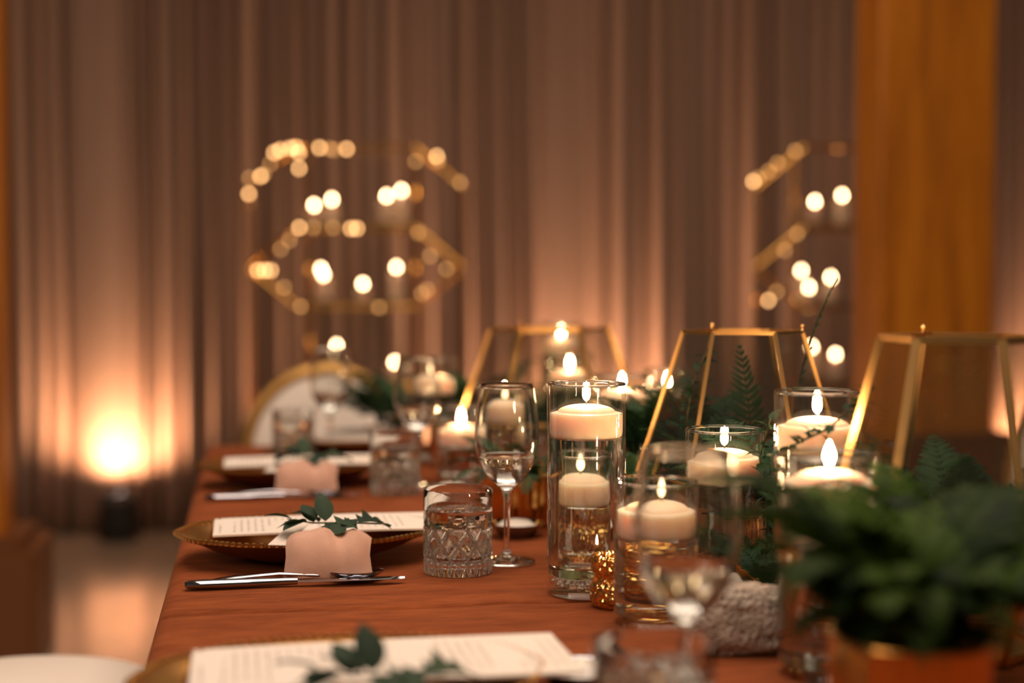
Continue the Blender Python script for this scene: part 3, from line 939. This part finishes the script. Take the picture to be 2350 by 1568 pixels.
vase(1158, 2.300, 0.180, 0.149, 'blurred glass cylinder above the sharp wine glass')
vase(1058, 2.480, 0.131, 0.089, 'low blurred glass cylinder left of the sharp wine glass')
vase(995, 2.750, 0.200, 0.160, 'blurred tall glass cylinder left of the low one, by the greenery')
vase(1200, 2.880, 0.140, 0.103, 'small blurred glass cylinder behind the far lantern')

# ------------------------------------------------------------------ mercury glass votives
def make_mercury():
    t = thing('gold_votive_holder', '', 'candle holder')
    prof = [(0,0),(0.021,0),(0.0245,0.003),(0.0268,0.009),(0.0268,0.020),(0.0235,0.0275),(0.0215,0.031),(0.0215,0.034),(0.0245,0.038),(0.0255,0.042),(0.0255,0.053),(0.024,0.0545),(0.0232,0.053),(0.0232,0.042),(0.0195,0.033),(0.0245,0.018),(0.0235,0.006),(0,0.004)]
    MB().lathe(prof, 40).build('mercury_glass', 'mercury_glass', t)
    candle_parts(t, 0.017, 0.026, 0.002, 0.016, 0.0042, body=0.021)
    return t
merc = make_mercury()
for px, d, lab in ((1412, 1.502, 'small gold mercury-glass votive beside the tall sharp cylinder'), (1530, 1.565, 'small gold votive seen through the low cylinder'), (1852, 1.365, 'small gold votive behind the foreground fern'), (1362, 1.885, 'gold votive seen through the water of the tall sharp cylinder')):
    place(merc, W(px, d, 0.0015), 0.4, lab, 'gold mercury-glass votives')
# fluted gold pots
def fluted(px, d, r, h, label, nf=36, mat_='gold_fluted', rz=0.0):
    t = thing('fluted_gold_pot', label, 'pot', W(px, d, 0.0015), rz)
    prof = [(0,0),(r*0.80,0),(r*0.86,0.004)] + [(r*(0.86+0.14*math.sin(PI/2*i/8)), 0.004+(h-0.004)*i/8) for i in range(1, 9)] + [(r*0.95,h+0.001),(r*0.92,h-0.004),(r*0.80,0.012),(0,0.010)]
    MB().lathe(prof, nf*4, fn=lambda q, z, a: q*(1+0.022*math.cos(nf*a)) if 0.003 < z < h and q > r*0.81 else q).build('fluted_bowl', mat_, t)
    MB().lathe([(r*0.96+0.0035*math.cos(2*PI*i/8), h+0.0035*math.sin(2*PI*i/8)) for i in range(8)], 48, close=True).build('rim', mat_, t)
    MB().lathe([(0,h*0.82),(r*0.86,h*0.80),(r*0.86,h*0.78),(0,h*0.78)], 24).build('soil', 'stem_brown', t)
    return t
fluted(1212, 2.05, 0.066, 0.072, 'ribbed copper-gold pot between the sharp wine glass and the tall cylinder')
fluted(1046, 2.67, 0.046, 0.078, 'blurred ribbed gold pot below the low blurred candle')
fluted(2095, 0.965, 0.054, 0.100, 'gold pot of fern at the bottom right corner', nf=20)

# ------------------------------------------------------------------ geometric brass and glass lanterns
def lantern(px, d, r, R, h, zm, rb, rot, label, bw=0.005):
    t = thing('glass_lantern', label, 'lantern', W(px, d, 0.0015), rot)
    def ring(rad, z): return [Vector((rad*math.cos(PI/3*i), rad*math.sin(PI/3*i), z)) for i in range(6)]
    A, B, C = ring(r, h), ring(R, zm), ring(rb, bw*0.6)
    mb = MB()
    for i in range(6): mb.bar(A[i], A[(i+1)%6], bw)
    top = mb.build('top_rim', 'brass', t, smooth=False)
    mb = MB()
    for i in range(6): mb.bar(B[i], B[(i+1)%6], bw*0.8)
    mb.build('middle_rim', 'brass', t, smooth=False)
    mb = MB()
    for i in range(6): mb.bar(C[i], C[(i+1)%6], bw)
    mb.add(C, [tuple(range(5,-1,-1))])
    mb.build('base_rim', 'brass', t, smooth=False)
    for i in range(6):
        MB().bar(A[i], B[i], bw*1.15).build('rib', 'brass', t, smooth=False)
        MB().bar(B[i], C[i], bw).build('foot_rib', 'brass', t, smooth=False)
        j = (i+1) % 6
        for P, Q, nm in ((A, B, 'pane'), (B, C, 'lower_pane')):
            nrm = (P[j]-P[i]).cross(Q[i]-P[i]).normalized()*0.001
            vs = [P[i]-nrm, P[j]-nrm, Q[j]-nrm, Q[i]-nrm, P[i]+nrm, P[j]+nrm, Q[j]+nrm, Q[i]+nrm]
            MB().add(vs, [(0,1,2,3),(7,6,5,4),(0,4,5,1),(1,5,6,2),(2,6,7,3),(3,7,4,0)]).build(nm, 'pane_glass', t, smooth=False)
    # small latch knobs on the rim
    for i in (1, 2) if False else (0, 2):
        p = A[i]
        MB().lathe([(0,0),(0.003,0),(0.0012,0.003),(0.0032,0.006),(0,0.009)], 8, c=(p.x, p.y, p.z+bw*0.4)).bar(p+Vector((0,0,bw*0.5)), p*0.8+Vector((0,0,h*0.2+bw*0.5)), 0.003).build('latch', 'brass', top)
    return t
lantern(1262, 2.60, 0.108, 0.165, 0.262, 0.10, 0.10, math.radians(-12), 'far blurred brass and glass lantern with a candle inside', 0.0055)
lantern(1704, 1.82, 0.0755, 0.133, 0.282, 0.10, 0.085, math.radians(-18), 'middle brass and glass lantern with a fern frond inside', 0.0042)
lantern(2205, 1.335, 0.073, 0.122, 0.291, 0.10, 0.08, math.radians(-29), 'large near brass and glass lantern at the right edge', 0.0068)
# a loose brass bar leaning on the round stone
a, b2 = W(1697, 1.527, 0.036), W(1905, 1.345, 0.004)
o = MB().bar(a, b2, 0.0035, 0.006).bar(a+Vector((0,0.003,0.003)), b2+Vector((0,0.003,0.003)), 0.0025, 0.006).build('brass_bar', 'brass', smooth=False)
tag(o, 'slim brass bar leaning over the white coral stone', 'bar')

# ------------------------------------------------------------------ stones
def stone(name, label, loc, size, material, seed, rough=0.12, sub=4):
    import bmesh
    bm = bmesh.new(); bmesh.ops.create_icosphere(bm, subdivisions=sub, radius=1.0)
    from mathutils import noise as nz
    for v in bm.verts:
        p = v.co.copy()
        # squarish block
        q = Vector([math.copysign(abs(c)**0.55, c) for c in p])
        f = 1 + rough*nz.noise(p*2.3+Vector((seed,0,0))) + rough*0.45*nz.noise(p*9+Vector((0,seed,0))) - rough*0.7*max(0, nz.noise(p*6+Vector((0,0,seed)))-0.25)
        if name == 'coral_block':
            f -= 0.10*max(0, nz.noise(p*11+Vector((seed,seed,0)))-0.15)
        else: q = p
        v.co = Vector((q.x*size[0]*f, q.y*size[1]*f, max(-0.97, q.z*f)*size[2]))
    me = bpy.data.meshes.new(name); bm.to_mesh(me); bm.free()
    me.materials.append(MATS[material]); me.polygons.foreach_set('use_smooth', [True]*len(me.polygons))
    o = link(name, me); o.location = (loc.x, loc.y, loc.z+size[2]*0.97); o.rotation_euler = (0,0,-YAW)
    return tag(o, label, 'stone')
stone('coral_block', 'porous white coral stone in front of the brass bar', W(1700, 1.315, 0.001), (0.050, 0.026, 0.031), 'coral_stone', 3.0, 0.16, 5)
stone('round_pebble', 'round grey pebble behind the white coral stone', W(1684, 1.41, 0.001), (0.017, 0.017, 0.027), 'pebble', 8.0, 0.10)

# ------------------------------------------------------------------ ferns and greenery
def frond_mesh(L, Wd, npair, e0, e1, seed, material, teeth=True, stalk=0.16, pw=0.17):
    """a pinnate frond that rises along +Z and arches towards +X"""
    rr = random.Random(seed); mb = MB()
    N = 26; P = [Vector((0,0,0))]; T = []
    for i in range(N):
        e = e0 + (e1-e0)*(i/N)**1.4
        tv = Vector((math.cos(e), 0.0, math.sin(e))); T.append(tv); P.append(P[-1]+tv*L/N)
    T.append(T[-1])
    def on(s):
        f = s*N; i = min(int(f), N-1); return P[i].lerp(P[i+1], f-i), T[i]
    mb.tube(P, [0.0013*(1-0.8*i/N)*L/0.2+0.0003 for i in range(N+1)], 5, caps=False)
    for k in range(npair):
        s = stalk + (1-stalk)*(k+0.4)/npair
        q = (s-stalk)/(1-stalk)
        ln = Wd*0.5*min(1.0, 0.62+q*3)*(1-q)**0.75 + 0.003
        p, tv = on(s)
        up = Vector((-tv.z, 0, tv.x))
        for side in (-1, 1):
            al = math.radians(28+18*q+rr.uniform(-5,5))
            dv = (Vector((0, side, 0))*math.cos(al) + tv*math.sin(al)).normalized()
            sv = dv.cross(up).normalized()
            wd = ln*pw + 0.0012
            n = 6 if teeth else 4
            rows = []
            dr = rr.uniform(0.05, 0.3)
            for i in range(n*2+1):
                u = i/(n*2)
                w = wd*(math.sin(PI*min(1, u*0.9+0.1))**0.7)*(1.0 if (i % 2 or not teeth) else 0.62)
                c = p + dv*ln*u - up*ln*dr*u*u
                f2 = dv*(wd*0.35 if i % 2 else 0)
                rows.append([c - sv*w + f2, c + up*w*0.25, c + sv*w + f2])
            mb.grid(rows)
    return mb.mesh('frond', material, angle=2.5)
def set_of(material, L, Wd, npair, e0, e1, cnt, seed0):
    return [frond_mesh(L*(1+0.1*i), Wd, npair, e0, e1-0.25*i, seed0+i, material, pw=0.12) for i in range(cnt)]
FR = {'dark': set_of('fern_leaf', 0.13, 0.075, 15, 1.45, 0.35, 4, 10),
      'upright': [frond_mesh(0.165, 0.070, 14, 1.50, 1.25, 31, 'fern_leaf', stalk=0.30, pw=0.10), frond_mesh(0.25, 0.050, 22, 1.5, 1.1, 32, 'fern_leaf', stalk=0.12, pw=0.12), frond_mesh(0.20, 0.064, 15, 1.4, -0.1, 33, 'fern_leaf', stalk=0.3, pw=0.10)],
      'dry': [frond_mesh(0.15, 0.05, 16, 1.4, -0.5, 41, 'fern_dry', stalk=0.3)],
      'bright': [frond_mesh(0.20+0.02*i, 0.15, 26, 1.25, -0.3-0.25*i, 50+i, 'fern_bright', pw=0.075) for i in range(4)]}
def frond(t, me, p, az, sc=1.0, tilt=0.0, roll=0.0):
    o = link('frond', me, t)
    o.matrix_local = Matrix.Translation(p) @ Matrix.Rotation(az, 4, 'Z') @ Matrix.Rotation(tilt, 4, 'Y') @ Matrix.Rotation(roll, 4, 'X') @ Matrix.Scale(sc, 4)
    return o
def fern(label, px, d, z, kind, cnt, seed, rad=0.03, s0=0.7, s1=1.1, az0=0.0, az1=2*PI, tmin=-0.1, tmax=0.5, group='ferns along the table centre'):
    t = thing('fern', label, 'plant', W(px, d, 0.0015), 0, group)
    rr = random.Random(seed)
    if z > 0.02:
        MB().tube([(0,0,0),(0.002,0.001,z*0.6),(0,0,z+0.01)], [0.006,0.005,0.003], 7).build('stem', 'stem_brown', t)
    for i in range(cnt):
        a = rr.uniform(az0, az1); q = rad*math.sqrt(rr.random())
        frond(t, rr.choice(FR[kind]), (q*math.cos(a), q*math.sin(a), z*rr.uniform(0.6, 1.0)+0.004), a+rr.uniform(-0.4, 0.4), rr.uniform(s0, s1), rr.uniform(tmin, tmax), rr.uniform(-0.4, 0.4))
    return t
# inside the middle lantern
t = fern('upright fern growing inside the middle lantern', 1704, 1.82, 0.075, 'dark', 26, 71, 0.06, 0.65, 1.0, tmin=-0.3, tmax=0.35)
frond(t, FR['upright'][0], (0.004, -0.03, 0.100), PI/2+0.3, 1.02, 0.0)
frond(t, FR['upright'][1], (0.060, 0.0, 0.085), -0.4, 1.1, 0.0)
frond(t, FR['upright'][2], (-0.05, -0.01, 0.08), PI-2.6, 0.85, -0.15)
frond(t, FR['upright'][0], (-0.045, 0.02, 0.04), PI*0.8, 1.0, 0.1)
frond(t, FR['dry'][0], (-0.075, -0.06, 0.03), 0.3, 1.0, -0.2)
# inside the far lantern and around it
fern('blurred dark fern inside the far lantern', 1225, 2.60, 0.05, 'dark', 16, 72, 0.04, 0.8, 1.1)
fern('blurred dark greenery behind the low candle', 1075, 2.85, 0.08, 'dark', 22, 73, 0.07, 0.8, 1.2)
fern('blurred dark greenery beside the farthest cylinder', 935, 2.93, 0.06, 'dark', 26, 74, 0.08, 0.8, 1.2)
fern('blurred greenery growing from the copper-gold pot', 1212, 2.05, 0.066, 'dark', 16, 75, 0.035, 0.6, 0.9, tmin=0.0, tmax=0.9)
fern('blurred fern right of the far lantern', 1400, 2.50, 0.05, 'dark', 16, 76, 0.05, 0.7, 1.1)
fern('dark fern at the left foot of the middle lantern', 1530, 2.02, 0.09, 'dark', 30, 77, 0.05, 0.8, 1.15, tmin=-0.2, tmax=0.4)
fern('dark fern right behind the tall sharp cylinder', 1450, 1.92, 0.06, 'dark', 20, 78, 0.04, 0.6, 0.9)
fern('dark fern between the two right-hand cylinders', 1765, 1.62, 0.09, 'dark', 34, 79, 0.035, 0.6, 0.95)
fern('dark fern lying at the foot of the middle lantern', 1640, 1.66, 0.012, 'dark', 10, 80, 0.02, 0.5, 0.75, az0=0.2, az1=2.6, tmin=0.4, tmax=0.9)
fern('dark fern behind the brass bar', 1790, 1.49, 0.015, 'dark', 16, 81, 0.03, 0.5, 0.8, tmin=0.2, tmax=0.9)
# inside the near lantern
t = fern('bluish dark fern inside the near lantern', 2205, 1.335, 0.09, 'dark', 36, 82, 0.06, 0.75, 1.05, tmin=-0.3, tmax=0.35)
frond(t, FR['upright'][2], (0.02, -0.02, 0.05), -0.3, 1.0, 0.3)
frond(t, FR['upright'][0], (0.03, 0.04, 0.05), 0.3, 0.9, 0.5)
# foreground pot
t = fern('large out of focus fern spilling from the gold pot', 2095, 0.965, 0.125, 'bright', 60, 83, 0.035, 0.34, 0.52, tmin=-0.3, tmax=0.35)
for a, sc, ti in ((PI*0.86, 0.85, 0.0), (PI*0.80, 0.72, 0.15), (PI*0.6, 0.7, 0.0), (0.5, 0.8, 0.1), (0.1, 0.8, 0.3), (-0.3, 0.7, 0.4)):
    frond(t, FR['bright'][2], (0.02*math.cos(a), 0.02*math.sin(a), 0.115), a, sc, ti)
fern('dark fern between the gold pot and the near lantern', 2215, 1.13, 0.12, 'bright', 48, 84, 0.05, 0.42, 0.6, tmin=-0.2, tmax=0.4)
# a leafy vine that climbs past the tall right-hand cylinder
def vine(label, pts, seed, n=26):
    P = [W(px, d, 0) for px, d, py in pts]
    for p, (px, d, py) in zip(P, pts): p.z = ZAT(py, d)
    base = P[0].copy(); t = thing('leafy_vine', label, 'plant', base, 0, 'thin leafy vines')
    Q = [p-base for p in P]
    MB().tube(Q, 0.0011, 5).build('stem', 'stem_brown', t)
    rr = random.Random(seed)
    lm = VLEAF
    for i in range(n):
        s = (i+0.5)/n*(len(Q)-1); k = min(int(s), len(Q)-2)
        p = Q[k].lerp(Q[k+1], s-k)
        o = link('leaf', rr.choice(lm), t); orient(o, p, rr.uniform(0, 2*PI), rr.uniform(-0.3, 0.9), rr.uniform(-0.6, 0.6), rr.uniform(0.7, 1.15))
    return t
VLEAF = [leaf_mesh('leaf', 'fern_leaf', 0.020, 0.009, 0, 0.3), leaf_mesh('leaf', 'fern_leaf', 0.016, 0.008, 2, 0.3)]
vine('thin leafy vine crossing the tall right-hand cylinder', [(1925,1.39,1290),(1790,1.39,1180),(1775,1.39,1050),(1850,1.38,1010),(1905,1.375,985),(1960,1.37,930),(2010,1.37,890)], 5, 40)
vine('thin leafy vine curling up left of the fern in the middle lantern', [(1590,1.76,1120),(1578,1.76,960),(1590,1.76,880),(1625,1.76,800)], 6, 30)
vine('leafy vine hanging beside the glass cylinder in front of the middle lantern', [(1765,1.50,1330),(1760,1.50,1150),(1745,1.50,1050),(1770,1.50,960)], 8, 46)
